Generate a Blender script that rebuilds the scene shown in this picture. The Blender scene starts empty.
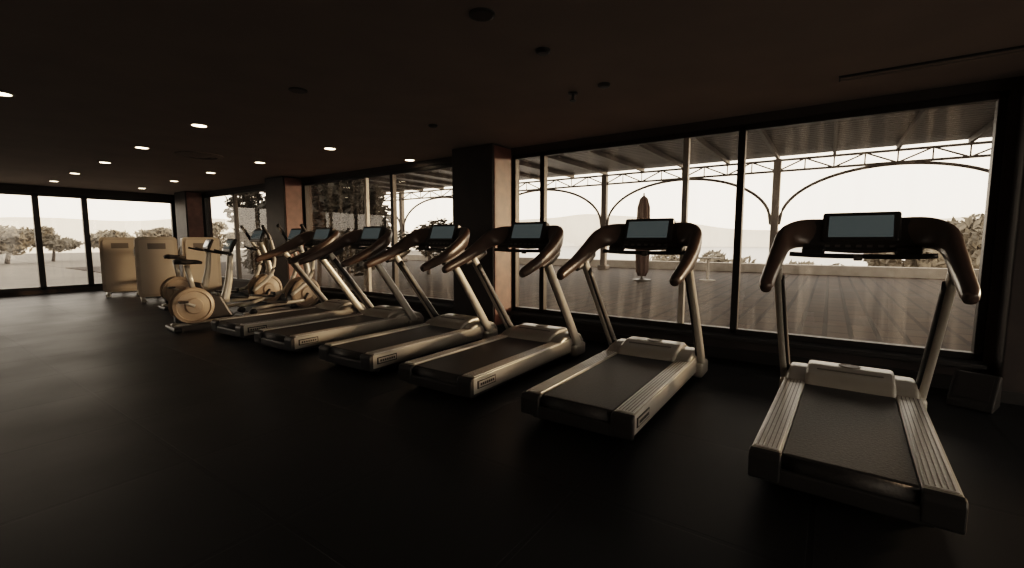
import bpy, bmesh, math, random
from mathutils import Vector, Matrix, Euler, noise
random.seed(7)
scene = bpy.context.scene
COL = scene.collection

# ------------------------------------------------------------------ materials
def mat(name, color, rough=0.5, metal=0.0, spec=0.5, noise_scale=None, noise_amt=0.15, bump=0.0, emis=None, estr=0.0, sheen=0.0, coat=0.0):
    m = bpy.data.materials.new(name); m.use_nodes = True
    nt = m.node_tree; b = nt.nodes['Principled BSDF']
    c = (*color, 1)
    b.inputs['Base Color'].default_value = c
    b.inputs['Roughness'].default_value = rough
    b.inputs['Metallic'].default_value = metal
    b.inputs['Specular IOR Level'].default_value = spec
    b.inputs['Coat Weight'].default_value = coat
    if emis:
        b.inputs['Emission Color'].default_value = (*emis, 1)
        b.inputs['Emission Strength'].default_value = estr
    if noise_scale:
        tc = nt.nodes.new('ShaderNodeTexCoord')
        n = nt.nodes.new('ShaderNodeTexNoise'); n.inputs['Scale'].default_value = noise_scale
        n.inputs['Detail'].default_value = 5
        nt.links.new(tc.outputs['Object'], n.inputs['Vector'])
        r = nt.nodes.new('ShaderNodeValToRGB')
        r.color_ramp.elements[0].position = 0.3; r.color_ramp.elements[1].position = 0.7
        r.color_ramp.elements[0].color = tuple(x*(1-noise_amt) for x in color)+(1,)
        r.color_ramp.elements[1].color = tuple(min(1, x*(1+noise_amt)) for x in color)+(1,)
        nt.links.new(n.outputs['Fac'], r.inputs['Fac'])
        nt.links.new(r.outputs['Color'], b.inputs['Base Color'])
        if bump:
            bp = nt.nodes.new('ShaderNodeBump'); bp.inputs['Strength'].default_value = bump
            bp.inputs['Distance'].default_value = 0.02
            nt.links.new(n.outputs['Fac'], bp.inputs['Height'])
            nt.links.new(bp.outputs['Normal'], b.inputs['Normal'])
    return m

def brick_mat(name, c1, c2, mortar, bw, bh, rough, offset=0.0, msize=0.01, spec=.5):
    m = bpy.data.materials.new(name); m.use_nodes = True
    nt = m.node_tree; b = nt.nodes['Principled BSDF']
    b.inputs['Specular IOR Level'].default_value = spec
    tc = nt.nodes.new('ShaderNodeTexCoord')
    br = nt.nodes.new('ShaderNodeTexBrick')
    br.offset = offset
    br.inputs['Color1'].default_value = (*c1, 1); br.inputs['Color2'].default_value = (*c2, 1)
    br.inputs['Mortar'].default_value = (*mortar, 1)
    br.inputs['Scale'].default_value = 1.0
    br.inputs['Brick Width'].default_value = bw; br.inputs['Row Height'].default_value = bh
    br.inputs['Mortar Size'].default_value = msize
    nt.links.new(tc.outputs['Object'], br.inputs['Vector'])
    n = nt.nodes.new('ShaderNodeTexNoise'); n.inputs['Scale'].default_value = 1.3; n.inputs['Detail'].default_value = 8
    nt.links.new(tc.outputs['Object'], n.inputs['Vector'])
    mx = nt.nodes.new('ShaderNodeMix'); mx.data_type = 'RGBA'; mx.blend_type = 'MULTIPLY'
    mx.inputs[0].default_value = 0.6
    nt.links.new(br.outputs['Color'], mx.inputs[6])
    rp = nt.nodes.new('ShaderNodeValToRGB')
    rp.color_ramp.elements[0].position = .3; rp.color_ramp.elements[1].position = .7
    rp.color_ramp.elements[0].color = (.45, .45, .45, 1); rp.color_ramp.elements[1].color = (1, 1, 1, 1)
    nt.links.new(n.outputs['Fac'], rp.inputs['Fac'])
    nt.links.new(rp.outputs['Color'], mx.inputs[7])
    nt.links.new(mx.outputs[2], b.inputs['Base Color'])
    mr = nt.nodes.new('ShaderNodeMapRange')
    mr.inputs['To Min'].default_value = rough-.1; mr.inputs['To Max'].default_value = rough+.12
    nt.links.new(n.outputs['Fac'], mr.inputs['Value'])
    nt.links.new(mr.outputs['Result'], b.inputs['Roughness'])
    bp = nt.nodes.new('ShaderNodeBump'); bp.inputs['Strength'].default_value = .6; bp.inputs['Distance'].default_value = .006
    bp.invert = True
    nt.links.new(br.outputs['Fac'], bp.inputs['Height'])
    nt.links.new(bp.outputs['Normal'], b.inputs['Normal'])
    return m

def glass_mat():
    m = bpy.data.materials.new('window_glass'); m.use_nodes = True
    nt = m.node_tree; nt.nodes.clear()
    out = nt.nodes.new('ShaderNodeOutputMaterial')
    tr = nt.nodes.new('ShaderNodeBsdfTransparent'); tr.inputs[0].default_value = (.95, .93, .90, 1)
    gl = nt.nodes.new('ShaderNodeBsdfGlossy'); gl.inputs['Roughness'].default_value = .02
    df = nt.nodes.new('ShaderNodeBsdfTranslucent'); df.inputs[0].default_value = (1, .93, .84, 1)
    lw = nt.nodes.new('ShaderNodeLayerWeight'); lw.inputs['Blend'].default_value = .5
    pw = nt.nodes.new('ShaderNodeMath'); pw.operation = 'POWER'; pw.inputs[1].default_value = 5
    fr = nt.nodes.new('ShaderNodeMath'); fr.operation = 'MULTIPLY_ADD'; fr.inputs[1].default_value = .8; fr.inputs[2].default_value = .05
    nt.links.new(lw.outputs['Facing'], pw.inputs[0]); nt.links.new(pw.outputs[0], fr.inputs[0])
    m1 = nt.nodes.new('ShaderNodeMixShader'); m2 = nt.nodes.new('ShaderNodeMixShader')
    # streaky window glare and haze, mixed into the pane as translucent noise
    tc = nt.nodes.new('ShaderNodeTexCoord'); mp = nt.nodes.new('ShaderNodeMapping')
    mp.inputs['Scale'].default_value = (1, 3.2, .25)
    n = nt.nodes.new('ShaderNodeTexNoise'); n.inputs['Scale'].default_value = 3; n.inputs['Detail'].default_value = 6
    mr = nt.nodes.new('ShaderNodeMapRange')
    mr.inputs['From Min'].default_value = .45; mr.inputs['From Max'].default_value = .75
    mr.inputs['To Min'].default_value = .008; mr.inputs['To Max'].default_value = .10
    nt.links.new(tc.outputs['Object'], mp.inputs['Vector']); nt.links.new(mp.outputs['Vector'], n.inputs['Vector'])
    nt.links.new(n.outputs['Fac'], mr.inputs['Value'])
    nt.links.new(mr.outputs['Result'], m1.inputs['Fac'])
    nt.links.new(tr.outputs[0], m1.inputs[1]); nt.links.new(df.outputs[0], m1.inputs[2])
    nt.links.new(fr.outputs[0], m2.inputs['Fac'])
    nt.links.new(m1.outputs[0], m2.inputs[1]); nt.links.new(gl.outputs[0], m2.inputs[2])
    nt.links.new(m2.outputs[0], out.inputs[0])
    return m

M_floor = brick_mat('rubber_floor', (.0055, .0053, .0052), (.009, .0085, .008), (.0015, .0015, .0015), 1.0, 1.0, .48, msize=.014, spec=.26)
M_ceil = mat('ceiling_paint', (.40, .335, .295), .75, noise_scale=2, noise_amt=.06)
M_wall = mat('wall_paint_dark', (.045, .033, .028), .7, noise_scale=3)
M_col = mat('column_cladding', (.030, .021, .018), .55, noise_scale=6, noise_amt=.25)
M_red = mat('column_red_panel', (.19, .085, .06), .45, noise_scale=7, noise_amt=.25)
M_frame = mat('window_frame_metal', (.02, .017, .015), .4, metal=.3, noise_scale=8)
M_frame_l = mat('door_frame_alu', (.45, .42, .38), .35, metal=.2, noise_scale=8)
M_trim = mat('trim_dark', (.02, .018, .016), .45, noise_scale=9)
M_glass = glass_mat()
M_belt = mat('running_belt', (.030, .025, .021), .55, noise_scale=60, noise_amt=.25, bump=.15)
M_silver = mat('silver_paint', (.50, .47, .42), .32, metal=.3, noise_scale=5, noise_amt=.06)
M_hood = mat('hood_plastic', (.34, .32, .285), .30, metal=.15, noise_scale=5, noise_amt=.06)
M_rail = mat('rail_ribbed', (.72, .70, .66), .30, metal=.2, noise_scale=40, noise_amt=.1)
M_groove = mat('rail_groove', (.18, .165, .15), .5)
M_dark = mat('dark_plastic', (.022, .019, .017), .42, noise_scale=20, noise_amt=.1)
M_grip = mat('handlebar_plastic', (.10, .066, .050), .30, noise_scale=14, noise_amt=.12)
M_screen = mat('screen_glass', (.05, .058, .058), .14, noise_scale=4, noise_amt=.1, coat=.5, emis=(.62, .73, .72), estr=.065)
M_bezel = mat('console_bezel', (.035, .030, .027), .3)
M_beige = mat('beige_shroud', (.46, .40, .33), .5, noise_scale=5, noise_amt=.1)
M_beige_l = mat('beige_panel_edge', (.54, .47, .39), .45)
M_white = mat('light_plastic', (.80, .75, .67), .35, noise_scale=6, noise_amt=.05)
M_bronze = mat('disc_cover', (.42, .33, .25), .4, noise_scale=9, noise_amt=.1)
M_seat = mat('vinyl_black', (.03, .025, .022), .45, noise_scale=30)
M_lamp = mat('downlight_emitter', (1, .9, .75), .5, emis=(1, .80, .56), estr=14)
M_lamp_rim = mat('downlight_rim', (.35, .32, .28), .4)
M_terr = brick_mat('terrace_paving', (.066, .046, .035), (.042, .030, .023), (.012, .009, .007), .6, .3, .7, offset=.5, msize=.03, spec=.08)
M_stone = mat('parapet_stone', (.36, .32, .275), .7, noise_scale=3)
M_perg = mat('pergola_wood', (.016, .011, .009), .6, noise_scale=4, noise_amt=.3)
M_steel = mat('pergola_steel', (.055, .042, .035), .5, noise_scale=5)
M_drive = mat('driveway_concrete', (.16, .145, .125), .8, spec=.2, noise_scale=.6, noise_amt=.15)
M_water = mat('lake_water', (.26, .25, .23), .3, noise_scale=.05, noise_amt=.1)
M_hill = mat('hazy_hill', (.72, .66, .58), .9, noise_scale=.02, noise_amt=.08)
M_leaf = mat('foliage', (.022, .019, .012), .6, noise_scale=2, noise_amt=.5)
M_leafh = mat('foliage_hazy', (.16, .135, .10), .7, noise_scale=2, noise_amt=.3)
M_bark = mat('bark', (.04, .03, .025), .8, noise_scale=10, noise_amt=.3)
M_umb = mat('umbrella_canvas', (.045, .022, .017), .8, noise_scale=6, noise_amt=.2)

# ------------------------------------------------------------------ builder
def catmull(pts, n):
    P = [Vector(p) for p in pts]
    P = [2*P[0]-P[1]] + P + [2*P[-1]-P[-2]]
    out = []
    for i in range(1, len(P)-2):
        for k in range(n):
            t = k/n
            a, b, c, d = P[i-1], P[i], P[i+1], P[i+2]
            out.append(.5*((2*b)+(c-a)*t+(2*a-5*b+4*c-d)*t*t+(3*b-a-3*c+d)*t*t*t))
    out.append(P[-2])
    return out

class B:
    def __init__(s):
        s.v = []; s.f = []; s.m = []; s.sm = []; s.mats = []
    def mi(s, m):
        if m not in s.mats: s.mats.append(m)
        return s.mats.index(m)
    def merge(s, bm, m, smooth=False, M=None):
        i = s.mi(m); off = len(s.v)
        bm.verts.index_update()
        for v in bm.verts:
            s.v.append((M @ v.co if M else v.co).copy())
        for f in bm.faces:
            s.f.append([v.index+off for v in f.verts]); s.m.append(i); s.sm.append(smooth)
        bm.free()
    def box(s, c, size, m, rot=None, bevel=0, segs=2):
        bm = bmesh.new(); bmesh.ops.create_cube(bm, size=1)
        for v in bm.verts: v.co = Vector((v.co.x*size[0], v.co.y*size[1], v.co.z*size[2]))
        if bevel: bmesh.ops.bevel(bm, geom=bm.edges[:], offset=bevel, segments=segs, affect='EDGES', profile=.5)
        M = Matrix.Translation(c)
        if rot: M = M @ Euler(rot).to_matrix().to_4x4()
        s.merge(bm, m, False, M)
    def rbox(s, c, size, m, r, segs=6):
        """box rounded only around its Y axis edges"""
        bm = bmesh.new(); bmesh.ops.create_cube(bm, size=1)
        for v in bm.verts: v.co = Vector((v.co.x*size[0], v.co.y*size[1], v.co.z*size[2]))
        ed = [e for e in bm.edges if abs((e.verts[0].co-e.verts[1].co).x) < 1e-5 and abs((e.verts[0].co-e.verts[1].co).z) < 1e-5]
        bmesh.ops.bevel(bm, geom=ed, offset=r, segments=segs, affect='EDGES', profile=.5)
        s.merge(bm, m, False, Matrix.Translation(c))
    def prism(s, prof, y0, y1, m, bevel=0, segs=2):
        bm = bmesh.new()
        v0 = [bm.verts.new((a, y0, b)) for a, b in prof]
        v1 = [bm.verts.new((a, y1, b)) for a, b in prof]
        bm.faces.new(v0); bm.faces.new(v1[::-1])
        n = len(prof)
        for i in range(n):
            bm.faces.new((v0[(i+1) % n], v0[i], v1[i], v1[(i+1) % n]))
        bmesh.ops.recalc_face_normals(bm, faces=bm.faces[:])
        if bevel:
            bmesh.ops.bevel(bm, geom=bm.edges[:], offset=bevel, segments=segs, affect='EDGES', profile=.5, clamp_overlap=True)
        s.merge(bm, m, False)
    def tube(s, pts, ab, m, segs=12, n=6, up=(0, 0, 1), power=1.0, straight=False):
        if straight: P = [Vector(p) for p in pts]; n = 1
        else: P = catmull(pts, n)
        if not isinstance(ab, list): ab = [ab]*len(pts)
        ab = [(x, x) if not isinstance(x, tuple) else x for x in ab]
        up = Vector(up).normalized()
        bm = bmesh.new(); rings = []
        for i, p in enumerate(P):
            t = (P[min(i+1, len(P)-1)]-P[max(i-1, 0)]).normalized()
            u = up if abs(t.dot(up)) < .97 else Vector((1, 0, 0))
            side = t.cross(u).normalized(); uu = side.cross(t).normalized()
            k = i/n; k0 = min(int(k), len(ab)-1); k1 = min(k0+1, len(ab)-1); fr = k-k0
            a = ab[k0][0]*(1-fr)+ab[k1][0]*fr; b = ab[k0][1]*(1-fr)+ab[k1][1]*fr
            ring = []
            for j in range(segs):
                th = 2*math.pi*j/segs
                cx, sy = math.cos(th), math.sin(th)
                if power != 1.0:
                    cx = math.copysign(abs(cx)**power, cx); sy = math.copysign(abs(sy)**power, sy)
                ring.append(bm.verts.new(p+side*cx*a+uu*sy*b))
            rings.append(ring)
        for r0, r1 in zip(rings, rings[1:]):
            for j in range(segs):
                bm.faces.new((r0[j], r0[(j+1) % segs], r1[(j+1) % segs], r1[j]))
        bm.faces.new(rings[0][::-1]); bm.faces.new(rings[-1])
        bmesh.ops.recalc_face_normals(bm, faces=bm.faces[:])
        s.merge(bm, m, True)
    def cyl(s, p0, p1, r, m, segs=20):
        s.tube([p0, p1], r, m, segs=segs, straight=True)
    def disc(s, c, axis, prof, m, segs=40):
        ax = Vector(axis).normalized(); a = ax.orthogonal().normalized(); b = ax.cross(a)
        bm = bmesh.new(); rings = []
        for r, h in prof:
            rings.append([bm.verts.new(Vector(c)+ax*h+(a*math.cos(2*math.pi*j/segs)+b*math.sin(2*math.pi*j/segs))*max(r, .0005)) for j in range(segs)])
        for r0, r1 in zip(rings, rings[1:]):
            for j in range(segs):
                bm.faces.new((r0[j], r0[(j+1) % segs], r1[(j+1) % segs], r1[j]))
        bm.faces.new(rings[0][::-1]); bm.faces.new(rings[-1])
        bmesh.ops.recalc_face_normals(bm, faces=bm.faces[:])
        s.merge(bm, m, False)
    def mesh(s, name):
        me = bpy.data.meshes.new(name)
        me.from_pydata([tuple(v) for v in s.v], [], s.f)
        for m in s.mats: me.materials.append(m)
        me.polygons.foreach_set('material_index', s.m)
        me.polygons.foreach_set('use_smooth', s.sm)
        me.update()
        return me
    def obj(s, name, loc=(0, 0, 0), rz=0):
        o = bpy.data.objects.new(name, s.mesh(name)); o.location = loc; o.rotation_euler = (0, 0, rz)
        COL.objects.link(o); return o

def inst(name, me, loc, rz=0, scale=1):
    o = bpy.data.objects.new(name, me); o.location = loc; o.rotation_euler = (0, 0, rz); o.scale = (scale,)*3
    COL.objects.link(o); return o

# ------------------------------------------------------------------ dimensions
H = 1.28; W = 5.3; FAR = 15.3; CEIL = 2.56; WT = 2.47; WB = .27; TH = .2
XL = -3.5; YB = -5.0

# ------------------------------------------------------------------ room
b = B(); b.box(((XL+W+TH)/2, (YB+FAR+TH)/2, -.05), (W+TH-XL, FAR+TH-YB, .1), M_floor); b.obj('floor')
b = B(); b.box(((XL+W+TH)/2, (YB+FAR+TH)/2, CEIL+.1), (W+TH-XL, FAR+TH-YB, .2), M_ceil); b.obj('ceiling')
b = B(); b.box((XL-.1, (YB+FAR)/2, CEIL/2), (.2, FAR-YB+.4, CEIL), M_wall); b.obj('wall_left')

xc = W+TH/2
b = B()
b.box((xc, (YB+FAR)/2, WB/2), (TH, FAR-YB, WB), M_wall)
b.box((xc, (YB+FAR)/2, (WT+CEIL)/2), (TH, FAR-YB, CEIL-WT), M_wall)
Y0W = -1.1
for a, c in [(YB, -4.6), (-1.9, Y0W), (3.72, 4.44), (9.0, 9.72), (13.8, FAR)]:
    b.box((xc, (a+c)/2, (WB+WT)/2), (TH, c-a, WT-WB), M_wall)
b.obj('wall_right')
# columns (engaged)
for y0, y1, dx in [(3.72, 4.44, .44), (9.0, 9.72, .4), (13.8, 14.5, .4), (-1.85, -1.16, .22)]:
    b = B(); b.box((W-dx/2-.001, (y0+y1)/2, CEIL/2), (dx, y1-y0, CEIL-.004), M_col, bevel=.012)
    b.box((W-dx/2-.001, (y0+y1)/2, .05), (dx+.02, y1-y0+.02, .1), M_trim, bevel=.005)
    b.box((W-dx/2+.005, y0-.006, .11+(CEIL-.13)/2), (dx-.05, .014, CEIL-.14), M_red, bevel=.003)  # thin reddish panel on the -Y face
    b.obj('column')

def window_side(name, y0, y1, mull, light=()):
    b = B(); xf = W+.06; fw = .06
    b.box((xf, (y0+y1)/2, WB+fw/2), (.09, y1-y0-.004, fw), M_frame, bevel=.006)
    b.box((xf, (y0+y1)/2, WT-fw/2), (.09, y1-y0-.004, fw), M_frame, bevel=.006)
    for y in (y0+.03, y1-.03): b.box((xf, y, (WB+WT)/2), (.09, .056, WT-WB-.01), M_frame, bevel=.006)
    for y in mull: b.box((xf, y, (WB+WT)/2), (.09, .07, WT-WB-.01), M_frame, bevel=.006)
    for y in light: b.box((xf, y, (WB+WT)/2), (.07, .06, WT-WB-.01), M_frame_l, bevel=.006)
    bm = bmesh.new()
    vs = [bm.verts.new(p) for p in ((xf, y0+.03, WB+.03), (xf, y1-.03, WB+.03), (xf, y1-.03, WT-.03), (xf, y0+.03, WT-.03))]
    bm.faces.new(vs); b.merge(bm, M_glass)
    return b.obj(name)
window_side('window_1', Y0W, 3.72, [.81, 3.23], [1.37])
window_side('window_2', 4.44, 9.0, [6.27], [7.0])
window_side('window_3', 9.72, 13.8, [12.1])
window_side('fill_window_side', -4.6, -1.9, [-3.2])  # unseen window behind the camera, added for fill light
# sill ledge and track
b = B(); b.box((W-.07, 1.30, WB-.02), (.16, 4.8, .04), M_trim, bevel=.006); b.obj('trim_1')
b = B(); b.box((W-.07, 6.72, WB-.02), (.16, 4.54, .04), M_trim, bevel=.006); b.obj('trim_2')
b = B(); b.box((W-.011, 1.3, .06), (.022, 4.8, .12), M_trim); b.box((W-.011, 6.72, .06), (.022, 4.5, .12), M_trim); b.obj('baseboard_right')

def end_wall(wname, gname, yc, yf, FB, FT, x0, x1, mul):
    b = B()
    b.box(((XL+W+TH)/2, yc, (FT+CEIL)/2), (W+TH-XL, TH, CEIL-FT), M_wall)
    b.box(((XL+W+TH)/2, yc, FB/2), (W+TH-XL, TH, FB), M_wall)
    b.box(((XL+x0)/2, yc, (FB+FT)/2), (x0-XL, TH, FT-FB), M_wall)
    b.box(((x1+W+TH)/2, yc, (FB+FT)/2), (W+TH-x1, TH, FT-FB), M_wall)
    b.obj(wname)
    b = B()
    for z in (FB+.04, FT-.04): b.box(((x0+x1)/2, yf, z), (x1-x0-.004, .09, .08), M_frame, bevel=.006)
    for x in [x0+.04, x1-.04]+mul: b.box((x, yf, (FB+FT)/2), (.11, .09, FT-FB-.01), M_frame, bevel=.006)
    bm = bmesh.new()
    vs = [bm.verts.new(p) for p in ((x0+.03, yf, FB+.03), (x1-.03, yf, FB+.03), (x1-.03, yf, FT-.03), (x0+.03, yf, FT-.03))]
    bm.faces.new(vs); b.merge(bm, M_glass)
    b.obj(gname)
end_wall('wall_far', 'window_4', FAR+TH/2, FAR+.06, .10, 2.40, XL+.8, W-.12, [-1.9, -.5, .6, 1.45, 2.4, 3.26])
end_wall('wall_back', 'fill_window_back', YB-TH/2, YB-.06, .10, 2.40, XL+.3, W-.3, [-1.6, .1, 1.8, 3.4])  # glazing here is unseen, put in to let fill light reach the room

# ------------------------------------------------------------------ ceiling fittings
b = B()
b.disc((0, 0, 0), (0, 0, -1), [(.095, 0), (.095, .008), (.085, .014), (.072, .012), (.072, .004)], M_lamp_rim, 28)
b.disc((0, 0, 0), (0, 0, -1), [(.070, .0), (.070, .009), (.0, .009)], M_lamp, 28)
me = b.mesh('downlight')
k = (CEIL-H)/(2.53-H)
for p in [(.77, 5.85), (2.2, 5.69), (3.75, 5.65), (5.0, 5.43), (2.26, 7.67), (3.76, 7.57), (2.33, 9.6), (3.79, 9.45),
          (2.37, 11.6), (3.87, 11.4), (2.42, 13.5), (3.95, 13.6), (.8, 7.7), (.8, 9.6)]:
    inst('downlight', me, (min(p[0]*k, 5.1), p[1]*k, CEIL))
def unproj(u, v, z=CEIL):
    R = (u-512)/453; yu = -(v-284)/453
    F = .9954+yu*.0958; Z = -.0958+yu*.9954
    k = (z-H)/Z
    return ((F*.8192+R*.5736)*k, (F*.5736-R*.8192)*k)
b = B()
b.disc((0, 0, 0), (0, 0, -1), [(.075, 0), (.075, .008), (.06, .012), (.0, .012)], M_dark, 28)
me = b.mesh('ceiling_speaker')
for u, v in [(482, 14), (298, 90)]:
    x, y = unproj(u, v); inst('ceiling_speaker', me, (x, y, CEIL))
b = B()
b.disc((0, 0, 0), (0, 0, -1), [(.05, 0), (.05, .014), (.035, .026), (.0, .028)], M_dark, 20)
me = b.mesh('smoke_detector')
for u, v in [(543, 50), (604, 84), (433, 125)]:
    x, y = unproj(u, v); inst('smoke_detector', me, (x, y, CEIL))
b = B()
b.disc((0, 0, 0), (0, 0, -1), [(.04, 0), (.04, .01), (.012, .014), (.012, .06), (.028, .062), (.028, .068), (0, .068)], M_dark, 16)
x, y = unproj(573, 93); inst('sprinkler_head', b.mesh('sprinkler_head'), (x, y, CEIL))
x, y = unproj(200, 155)
b = B(); b.disc((0, 0, 0), (0, 0, -1), [(.3, 0), (.3, .01), (.22, .03), (.22, .015), (.14, .035), (.14, .02), (.06, .04), (0, .04)], M_ceil, 36)
b.obj('ceiling_vent', (x, y, CEIL))
xa, ya = unproj(838, 96)
b = B(); L = 3.2
b.box((0, 0, -.006), (.12, L, .012), M_trim)
for i in (-1, 1): b.box((i*.03, 0, -.012), (.018, L-.02, .02), M_ceil)
b.obj('slot_diffuser', (4.55, ya-L/2, CEIL))

# ------------------------------------------------------------------ treadmill
def treadmill_mesh():
    b = B()
    b.box((.98, 0, .085), (1.86, .66, .09), M_dark, bevel=.015)
    for x in (.15, 1.75):
        for y in (-.3, .3): b.cyl((x, y, 0), (x, y, .06), .035, M_dark, 14)
    for sy in (-1, 1):
        prof = [(0.03, .065), (0.03, .185), (.05, .198), (1.5, .205), (1.78, .225), (1.95, .17), (2.0, .09), (1.99, .065)]
        ya, yb = sy*.265, sy*.405
        b.prism(prof, min(ya, yb), max(ya, yb), M_silver, bevel=.006)
        b.prism([(.05, .035), (.04, .07), (1.98, .07), (1.96, .035)], min(ya, sy*.385), max(ya, sy*.385), M_dark, bevel=.006)
        b.prism([(-.01, .06), (-.012, .17), (.002, .196), (.035, .204), (.035, .05), (.01, .045)], min(ya, sy*.41), max(ya, sy*.41), M_dark, bevel=.008)
        b.box((.785, sy*.335, .204), (1.46, .115, .008), M_rail, bevel=.003)
        for k in range(5):
            b.box((.785, sy*(.293+k*.021), .2085), (1.44, .004, .003), M_groove)
        b.box((.20, sy*.407, .135), (.24, .008, .066), M_dark, bevel=.003)
        b.box((.20, sy*.411, .135), (.215, .004, .046), M_silver, bevel=.001)
        for k in range(7): b.box((.12+k*.027, sy*.414, .135), (.017, .003, .020), M_dark)
        b.tube([(1.86, sy*.425, .05), (1.80, sy*.427, .16), (1.45, sy*.44, .62), (1.12, sy*.445, 1.04), (1.08, sy*.445, 1.10)],
               [(.030, .054), (.030, .056), (.026, .046), (.026, .043), (.026, .042)], M_silver, segs=16, power=.6)
        b.tube([(1.83, sy*.397, .12), (1.45, sy*.410, .61), (1.13, sy*.417, 1.02)], [(.012, .040), (.012, .032), (.012, .028)], M_dark, segs=10, power=.6)
        b.box((1.84, sy*.415, .08), (.26, .09, .14), M_silver, bevel=.03, segs=3)
    b.box((.80, 0, .155), (1.52, .53, .09), M_belt, bevel=.01)
    b.cyl((.06, -.262, .145), (.06, .262, .145), .05, M_belt, 20)
    b.box((.03, 0, .085), (.07, .64, .09), M_dark, bevel=.015)
    prof = [(1.46, .14), (1.47, .21), (1.56, .248), (1.70, .270), (1.85, .265), (1.98, .225), (2.05, .15), (2.06, .05), (1.5, .05)]
    b.prism(prof, -.395, .395, M_hood, bevel=.03, segs=3)
    prof = [(1.435, .15), (1.445, .215), (1.52, .268), (1.68, .308), (1.84, .305), (1.97, .25), (2.0, .15)]
    b.prism(prof, -.27, .27, M_hood, bevel=.028, segs=4)
    b.box((1.60, 0, .294), (.012, .40, .006), M_groove, rot=(0, -.25, 0))
    b.disc((1.76, 0, .305), (0, 0, 1), [(.07, 0), (.07, .006), (.06, .008), (.06, .005), (0, .005)], M_groove, 28)
    # handlebar arch
    pts = []; ab = []
    half = [((.64, .455, .985), (.030, .032)), ((.70, .46, 1.01), (.040, .042)), ((.92, .462, 1.085), (.044, .052)), ((1.14, .458, 1.18), (.048, .068)),
            ((1.34, .435, 1.285), (.048, .085)), ((1.45, .34, 1.33), (.040, .105)), ((1.49, .18, 1.318), (.036, .125))]
    for p, r in half: pts.append(p); ab.append(r)
    pts.append((1.50, 0, 1.312)); ab.append((.036, .13))
    for p, r in half[::-1]: pts.append((p[0], -p[1], p[2])); ab.append(r)
    b.tube(pts, ab, M_grip, segs=18, n=5, up=(.35, 0, 1), power=.8)
    for sy in (-1, 1):
        b.tube([(1.30, sy*.455, 1.17), (1.14, sy*.455, 1.10), (.95, sy*.458, 1.03)], [(.02, .05), (.028, .06), (.02, .02)], M_dark, segs=12)
        b.box((1.40, sy*.26, 1.22), (.12, .14, .05), M_dark, rot=(0, -.35, 0), bevel=.015)
    tilt = .38
    n = Vector((-math.cos(tilt), 0, math.sin(tilt)))
    b.box(Vector((1.475, 0, 1.31))+n*.012, (.06, .60, .22), M_bezel, rot=(0, tilt, 0), bevel=.022, segs=3)
    b.box((1.475, 0, 1.362), (.085, .44, .225), M_bezel, rot=(0, tilt, 0), bevel=.018, segs=3)
    c = Vector((1.475, 0, 1.362))+n*.043
    b.box(c, (.006, .36, .16), M_screen, rot=(0, tilt, 0), bevel=.002)
    c2 = Vector((1.44, 0, 1.225))+n*.03
    b.box(c2, (.02, .5, .055), M_dark, rot=(0, tilt+.3, 0), bevel=.008)
    for k in range(-3, 4): b.box(c2+n*.012+Vector((0, k*.06, 0)), (.006, .03, .018), M_groove, rot=(0, tilt+.3, 0))
    b.tube([(1.42, -.41, 1.18), (1.42, -.2, 1.17), (1.42, .2, 1.17), (1.42, .41, 1.18)], .018, M_dark, segs=10)
    b.box((1.38, 0, 1.16), (.03, .05, .04), M_groove, bevel=.006)
    return b.mesh('treadmill')
me = treadmill_mesh()
for y, rz, x in [(-.12, -.03, 2.56), (1.34, .01, 2.62), (2.64, .01, 2.63), (3.88, .01, 2.64), (5.24, .01, 2.64), (6.46, .01, 2.66)]:
    inst('treadmill', me, (x, y, 0), rz)

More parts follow.
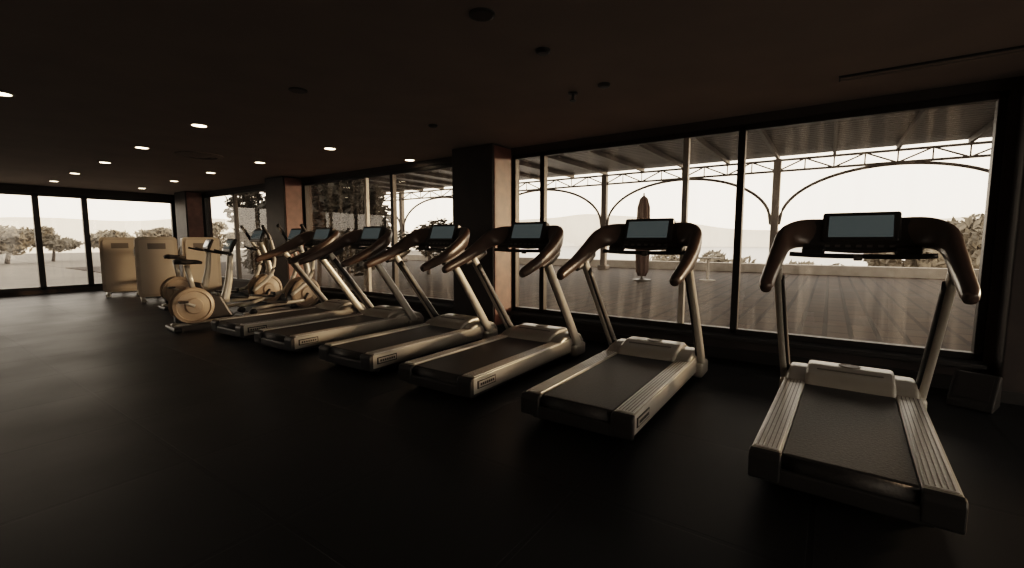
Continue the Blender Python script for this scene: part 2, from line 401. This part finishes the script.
# ------------------------------------------------------------------ elliptical
def elliptical_mesh():
    b = B()
    b.box((.1, 0, .04), (.10, .56, .07), M_dark, bevel=.02)
    b.box((1.25, 0, .04), (.10, .56, .07), M_dark, bevel=.02)
    b.tube([(.08, 0, .07), (.6, 0, .09), (1.25, 0, .08)], (.045, .03), M_silver, power=.6)
    b.prism([(.82, .08), (.85, .35), (1.0, .55), (1.18, .56), (1.34, .40), (1.36, .1)], -.09, .09, M_dark, bevel=.03)
    for sy in (-1, 1):
        b.disc((1.10, sy*.09, .34), (0, sy, 0), [(.27, 0), (.28, .015), (.27, .035), (.23, .05), (.22, .035), (.12, .05), (.10, .07), (0, .075)], M_bronze, 44)
        cz = .34+sy*.12; cx = 1.10+sy*.10
        b.tube([(1.10, sy*.17, .34), (cx, sy*.18, cz)], (.022, .022), M_dark, straight=True)
        b.tube([(cx, sy*.19, cz), (.6, sy*.20, .26+sy*.05), (.12, sy*.20, .17)], (.022, .03), M_silver, power=.7)
        b.cyl((.12, sy*.16, .13), (.12, sy*.24, .13), .05, M_dark, 16)
        b.box((.48, sy*.20, .29+sy*.04), (.36, .14, .035), M_dark, rot=(0, .12, 0), bevel=.012)
        b.box((.66, sy*.20, .31+sy*.04), (.03, .14, .07), M_dark, bevel=.01)
        b.tube([(.80+sy*.05, sy*.25, .34), (1.08, sy*.26, .62), (1.16, sy*.27, .95), (1.05-sy*.06, sy*.26, 1.30), (.92-sy*.08, sy*.24, 1.52)],
               [.028, .034, .034, .028, .024], M_white, segs=12)
        b.tube([(1.06-sy*.06, sy*.26, 1.28), (.98-sy*.07, sy*.25, 1.43), (.90-sy*.08, sy*.24, 1.56)], .029, M_seat, segs=12)
        b.tube([(1.02, sy*.05, 1.10), (.94, sy*.18, 1.12), (.84, sy*.2, 1.17)], .018, M_seat)
    b.cyl((1.13, -.27, .92), (1.13, .27, .92), .026, M_dark, 14)
    b.tube([(1.22, 0, .5), (1.18, 0, .85), (1.05, 0, 1.25)], [(.05, .06), (.04, .05), (.035, .04)], M_silver, power=.7)
    b.box((1.02, 0, 1.37), (.06, .40, .26), M_bezel, rot=(0, .4, 0), bevel=.02)
    b.box((.985, 0, 1.385), (.012, .32, .17), M_screen, rot=(0, .4, 0), bevel=.002)
    return b.mesh('elliptical_trainer')
me = elliptical_mesh()
inst('elliptical_trainer', me, (3.42, 7.80, 0), 0)
inst('elliptical_trainer', me, (3.35, 9.0, 0), 0)

# ------------------------------------------------------------------ exercise bike
def bike_mesh():
    b = B()
    b.box((.12, 0, .035), (.09, .5, .06), M_dark, bevel=.02)
    b.box((.98, 0, .035), (.09, .5, .06), M_dark, bevel=.02)
    b.tube([(.1, 0, .07), (.55, 0, .08), (.98, 0, .07)], (.05, .03), M_silver, power=.6)
    b.prism([(.14, .1), (.14, .45), (.3, .56), (.72, .46), (.88, .12)], -.07, .07, M_dark, bevel=.03)
    for sy in (-1, 1):
        b.disc((.36, sy*.07, .34), (0, sy, 0), [(.255, 0), (.265, .015), (.255, .035), (.215, .05), (.205, .035), (.12, .05), (.10, .07), (0, .075)], M_bronze, 44)
        b.tube([(.36, sy*.15, .34), (.36+sy*.15, sy*.16, .34-sy*.08)], (.014, .02), M_silver, straight=True)
        b.box((.36+sy*.15, sy*.22, .34-sy*.08), (.11, .10, .03), M_seat, bevel=.01)
        b.tube([(.88, 0, 1.06), (.86, sy*.14, 1.08), (.76, sy*.22, 1.10), (.62, sy*.22, 1.14)], .018, M_seat)
    b.tube([(.40, 0, .5), (.33, 0, .92)], (.03, .035), M_silver, straight=True, power=.7)
    b.tube([(.18, 0, .97), (.24, 0, .98), (.34, 0, .97), (.46, 0, .965), (.52, 0, .95)], [(.05, .03), (.12, .045), (.10, .04), (.04, .03), (.02, .02)], M_seat, segs=16)
    b.tube([(.78, 0, .35), (.86, 0, .7), (.90, 0, 1.08)], [(.05, .06), (.04, .05), (.03, .04)], M_silver, power=.7)
    b.box((.90, 0, 1.20), (.05, .32, .22), M_bezel, rot=(0, .4, 0), bevel=.02)
    b.box((.868, 0, 1.213), (.01, .25, .14), M_screen, rot=(0, .4, 0), bevel=.002)
    return b.mesh('exercise_bike')
me = bike_mesh()
inst('exercise_bike', me, (2.32, 7.6, 0), -.1)
inst('exercise_bike', me, (3.0, 10.1, 0), -.1)

# ------------------------------------------------------------------ strength machines
def strength_mesh():
    b = B()
    for x in (-.27, .27): b.box((x, .35, .035), (.08, 1.3, .07), M_silver, bevel=.015)
    b.box((0, .92, .035), (.62, .09, .07), M_silver, bevel=.015)
    b.rbox((0, 0, .73), (.70, .44, 1.24), M_beige, .07)
    b.rbox((0, -.225, .73), (.58, .03, 1.12), M_beige_l, .05)
    b.box((0, -.242, 1.16), (.30, .006, .12), M_groove, bevel=.002)
    for s_ in (-1, 1): b.box((s_*.352, 0, .70), (.012, .10, .9), M_dark, bevel=.004)
    for x in (-.26, .26): b.tube([(x, .25, .05), (x, .25, 1.1), (x*.9, .34, 1.2)], (.03, .035), M_dark, power=.7)
    b.cyl((-.24, .34, 1.2), (.24, .34, 1.2), .024, M_dark, 12)
    b.box((0, .68, .46), (.38, .42, .08), M_seat, bevel=.03, segs=3)
    b.box((0, .90, .80), (.32, .08, .62), M_seat, rot=(-.15, 0, 0), bevel=.03, segs=3)
    b.cyl((0, .72, .05), (0, .72, .43), .04, M_silver, 14)
    b.tube([(0, .9, .06), (0, .95, .6), (0, .98, 1.0)], (.03, .03), M_silver)
    for sx in (-1, 1):
        b.tube([(sx*.24, .34, 1.2), (sx*.34, .45, 1.1), (sx*.34, .55, .95), (sx*.2, .55, .9)], .02, M_white)
    return b.mesh('strength_machine')
me = strength_mesh()
inst('strength_machine', me, (4.42, 11.8, 0), -.25)
inst('strength_machine', me, (3.56, 11.7, 0), -.25)
inst('strength_machine', me, (3.42, 13.5, 0), -.25)

# ------------------------------------------------------------------ wedge box at right under the window
x, y = unproj(974, 408, 0)
b = B()
b.prism([(-.12, 0), (.13, 0), (.13, .24), (.06, .25), (-.12, .06)], -.13, .13, M_trim, bevel=.012)
b.box((-.035, 0, .157), (.20, .20, .006), M_dark, rot=(0, -.81, 0))
b.obj('floor_equipment_box', (x+.05, y, 0), -.35)

# ------------------------------------------------------------------ outside
TY0, TY1 = -15.5, 30.0
b = B(); b.box((13.3, (TY0+TY1)/2, -.07), (15.6, TY1-TY0, .1), M_terr); b.obj('terrace_paving')
b = B(); b.box((20.9, (TY0+TY1)/2, .16), (.4, TY1-TY0, .36), M_stone, bevel=.02); b.obj('parapet')
b = B(); b.box((-17.3, 41, -.09), (45.5, 51, .1), M_drive); b.box((23.5, 48.3, -.09), (36, 36.5, .1), M_drive); b.obj('driveway')
b = B(); b.box((-17.3, -30.3, -.15), (45.5, 50, .1), M_drive); b.obj('forecourt')
b = B(); b.box((290, 60, -4.0), (498, 900, .2), M_water); b.obj('lake_water')

# pergola
b = B(); PX = 19.0
ys = [1.7+6.6*k for k in range(-2, 5)]
for y in ys:
    b.box((PX, y, 2.07), (.24, .24, 4.18), M_steel, bevel=.02)
    b.box((PX, y, .08), (.4, .4, .2), M_steel, bevel=.02)
for z in (3.74, 4.12):
    b.box((PX, (ys[0]+ys[-1])/2, z), (.09, ys[-1]-ys[0], .07), M_steel)
for y in ys[:-1]:
    pts = []
    for k in range(13):
        t = k/12; th = math.pi*t
        pts.append((PX, y+.13+(6.34)*(1-math.cos(th))/2, 1.85+1.85*math.sin(th)**.9 if 0 < t < 1 else 1.85))
    b.tube(pts, (.05, .05), M_steel, segs=8, n=3)
    for k in range(8):
        ya = y+6.6*k/8; yb2 = y+6.6*(k+1)/8
        za, zb = (3.74, 4.12) if k % 2 == 0 else (4.12, 3.74)
        b.tube([(PX, ya, za), (PX, yb2, zb)], .028, M_steel, segs=6, straight=True)
        b.tube([(PX, ya, 3.74), (PX, ya, 4.12)], .022, M_steel, segs=6, straight=True)
y = ys[0]
while y <= ys[-1]+.01:
    b.box((12.4, y, 4.24), (13.6, .09, .16), M_perg); y += 1.65
x = 5.9
while x < 19.4:
    b.box((x, (ys[0]+ys[-1])/2, 4.34), (.235, ys[-1]-ys[0]+.6, .03), M_perg); x += .28
b.obj('pergola')

# furled umbrella
b = B()
b.disc((0, 0, 0), (0, 0, 1), [(.28, 0), (.28, .04), (.1, .07), (.03, .1), (.03, .12)], M_dark, 24)
b.cyl((0, 0, .05), (0, 0, 2.8), .025, M_perg, 12)
bm = bmesh.new(); rings = []
prof = [(.12, .15), (.19, .3), (.21, .8), (.22, 1.4), (.20, 1.9), (.19, 2.35), (.12, 2.62), (.02, 2.72)]
for r, z in prof:
    rings.append([bm.verts.new((r*(1+.10*math.cos(8*2*math.pi*j/48))*math.cos(2*math.pi*j/48), r*(1+.10*math.cos(8*2*math.pi*j/48))*math.sin(2*math.pi*j/48), z)) for j in range(48)])
for r0, r1 in zip(rings, rings[1:]):
    for j in range(48): bm.faces.new((r0[j], r0[(j+1) % 48], r1[(j+1) % 48], r1[j]))
bm.faces.new(rings[0][::-1]); bm.faces.new(rings[-1]); b.merge(bm, M_umb, True)
b.obj('patio_umbrella', (14.4, 4.95, -.018))

b = B()
b.disc((0, 0, 0), (0, 0, 1), [(.25, 0), (.25, .03), (.04, .05), (.04, .7), (.38, .71), (.40, .73), (.38, .75), (0, .75)], M_stone, 28)
b.obj('patio_table', (15.6, 3.2, -.018))

def ridge(name, x, y0, y1, z0, hmax, m, seed, along='Y', depth=60):
    n = 120; vs = []; fs = []
    for i in range(n+1):
        t = i/n; y = y0+(y1-y0)*t
        h = hmax*max(.12, .55+.55*noise.noise(Vector((t*3.5+seed, seed, 0)))*1.6+.10*noise.noise(Vector((t*18, seed, 3))))
        for (dx, hh) in ((0, z0), (depth*.5, z0+h), (depth, z0)):
            vs.append((x+dx, y, hh) if along == 'Y' else (y, x+dx, hh))
    for i in range(n):
        a = i*3
        for k in (0, 1): fs.append((a+k, a+3+k, a+4+k, a+1+k))
    me = bpy.data.meshes.new(name); me.from_pydata(vs, [], fs); me.materials.append(m)
    o = bpy.data.objects.new(name, me); COL.objects.link(o)
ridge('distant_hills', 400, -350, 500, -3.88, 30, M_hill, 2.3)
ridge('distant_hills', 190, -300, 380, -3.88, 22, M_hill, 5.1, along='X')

def foliage(name, loc, rx, ry, rz, n, leaf, m, trunk=0, clumps=9):
    vs = []; fs = []
    cl = []
    for _ in range(clumps):
        d = Vector((random.gauss(0, .45), random.gauss(0, .45), random.gauss(0, .4)))
        if d.length > .75: d = d.normalized()*.75
        cl.append((d, random.uniform(.3, .5)))
    base = trunk+rz
    for _ in range(n):
        d, r = random.choice(cl)
        q = Vector((random.gauss(0, 1), random.gauss(0, 1), random.gauss(0, 1))).normalized()*r*random.random()**.4
        p = d+q; p = Vector((p.x*rx, p.y*ry, base+p.z*rz))
        if p.z < .25: p.z = .25+random.random()*.2
        a = Vector((random.gauss(0, 1), random.gauss(0, 1), random.gauss(0, 1))).normalized(); c = a.orthogonal().normalized()
        s = leaf*random.uniform(.6, 1.3); k = len(vs)
        vs += [p-a*s, p+c*s*.45, p+a*s, p-c*s*.45]; fs.append((k, k+1, k+2, k+3))
    bb = B(); bb.v = [Vector(v) for v in vs]; bb.f = [list(f) for f in fs]; bb.m = [0]*len(fs); bb.sm = [False]*len(fs); bb.mats = [m]
    tr = max(.05, rx*.05)
    bb.tube([(0, 0, 0), (.05*rx, 0, base*.5), (0, .05*ry, base)], [tr*1.3, tr, tr*.6], M_bark, segs=8)
    for d, r in cl[:6]:
        bb.tube([(0, 0, base*.55), (d.x*rx, d.y*ry, base+d.z*rz)], [tr*.6, tr*.2], M_bark, segs=6, straight=True)
    return bb.obj(name, loc)
# beyond the parapet on the right (garden slopes down to the lake)
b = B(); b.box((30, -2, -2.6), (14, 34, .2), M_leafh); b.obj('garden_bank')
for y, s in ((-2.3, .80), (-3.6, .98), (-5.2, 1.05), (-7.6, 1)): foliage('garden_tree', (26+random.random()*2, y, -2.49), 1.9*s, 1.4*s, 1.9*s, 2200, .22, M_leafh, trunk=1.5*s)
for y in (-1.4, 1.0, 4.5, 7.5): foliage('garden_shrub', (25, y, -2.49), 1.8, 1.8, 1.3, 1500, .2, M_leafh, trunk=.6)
# planting outside the middle windows
for p, s in [((8.3, 11.0), .9), ((8.7, 12.4), 1.1), ((7.2, 11.6), .85), ((7.3, 13.2), 1.1), ((9.6, 14.0), 1.25), ((7.4, 15.2), 1.1), ((8.8, 13.0), 1.1)]:
    foliage('terrace_tree', (p[0], p[1], -.015), .95*s, .95*s, 1.45*s, 4200, .13, M_leaf, trunk=.4, clumps=14)
foliage('terrace_tree', (12.4, 12.6, -.015), 1.2, 1.4, .9, 2400, .11, M_leaf, trunk=.4)
# outside far windows
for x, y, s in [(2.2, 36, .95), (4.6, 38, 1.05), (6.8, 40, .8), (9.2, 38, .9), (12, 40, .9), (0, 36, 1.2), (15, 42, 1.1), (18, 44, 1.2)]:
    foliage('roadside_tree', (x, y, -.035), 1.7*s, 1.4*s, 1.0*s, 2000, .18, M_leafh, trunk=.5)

# ------------------------------------------------------------------ lighting
w = bpy.data.worlds.new('sky'); scene.world = w; w.use_nodes = True
nt = w.node_tree; bg = nt.nodes['Background']
tc = nt.nodes.new('ShaderNodeTexCoord'); sx = nt.nodes.new('ShaderNodeSeparateXYZ')
rp = nt.nodes.new('ShaderNodeValToRGB')
e = rp.color_ramp.elements
e[0].position = 0.0; e[0].color = (1.0, .84, .67, 1)
e[1].position = .6; e[1].color = (.60, .55, .50, 1)
m_ = e.new(.18); m_.color = (1, .89, .76, 1)
nt.links.new(tc.outputs['Generated'], sx.inputs[0]); nt.links.new(sx.outputs['Z'], rp.inputs['Fac'])
nt.links.new(rp.outputs['Color'], bg.inputs['Color']); bg.inputs['Strength'].default_value = 3.9

# low golden-hour sun slipping in under the pergola roof
sd = bpy.data.lights.new('sun', 'SUN'); sd.energy = 2.6; sd.angle = math.radians(5); sd.color = (1, .70, .43)
so = bpy.data.objects.new('sun', sd); COL.objects.link(so)
d = Vector((.70, -.62, .095))
so.rotation_euler = d.to_track_quat('Z', 'Y').to_euler(); so.location = (30, -30, 15)

# ------------------------------------------------------------------ camera
cd = bpy.data.cameras.new('camera'); cam = bpy.data.objects.new('camera', cd); COL.objects.link(cam)
cd.sensor_width = 36; cd.lens = 36*453/1024; cd.clip_end = 3000; cd.clip_start = .05
p = math.radians(5.5); yw = math.radians(55)
f = Vector((math.sin(yw)*math.cos(p), math.cos(yw)*math.cos(p), -math.sin(p)))
cam.location = (0, 0, H); cam.rotation_euler = f.to_track_quat('-Z', 'Y').to_euler()
scene.camera = cam
scene.view_settings.view_transform = 'Filmic'
scene.view_settings.look = 'Medium High Contrast'
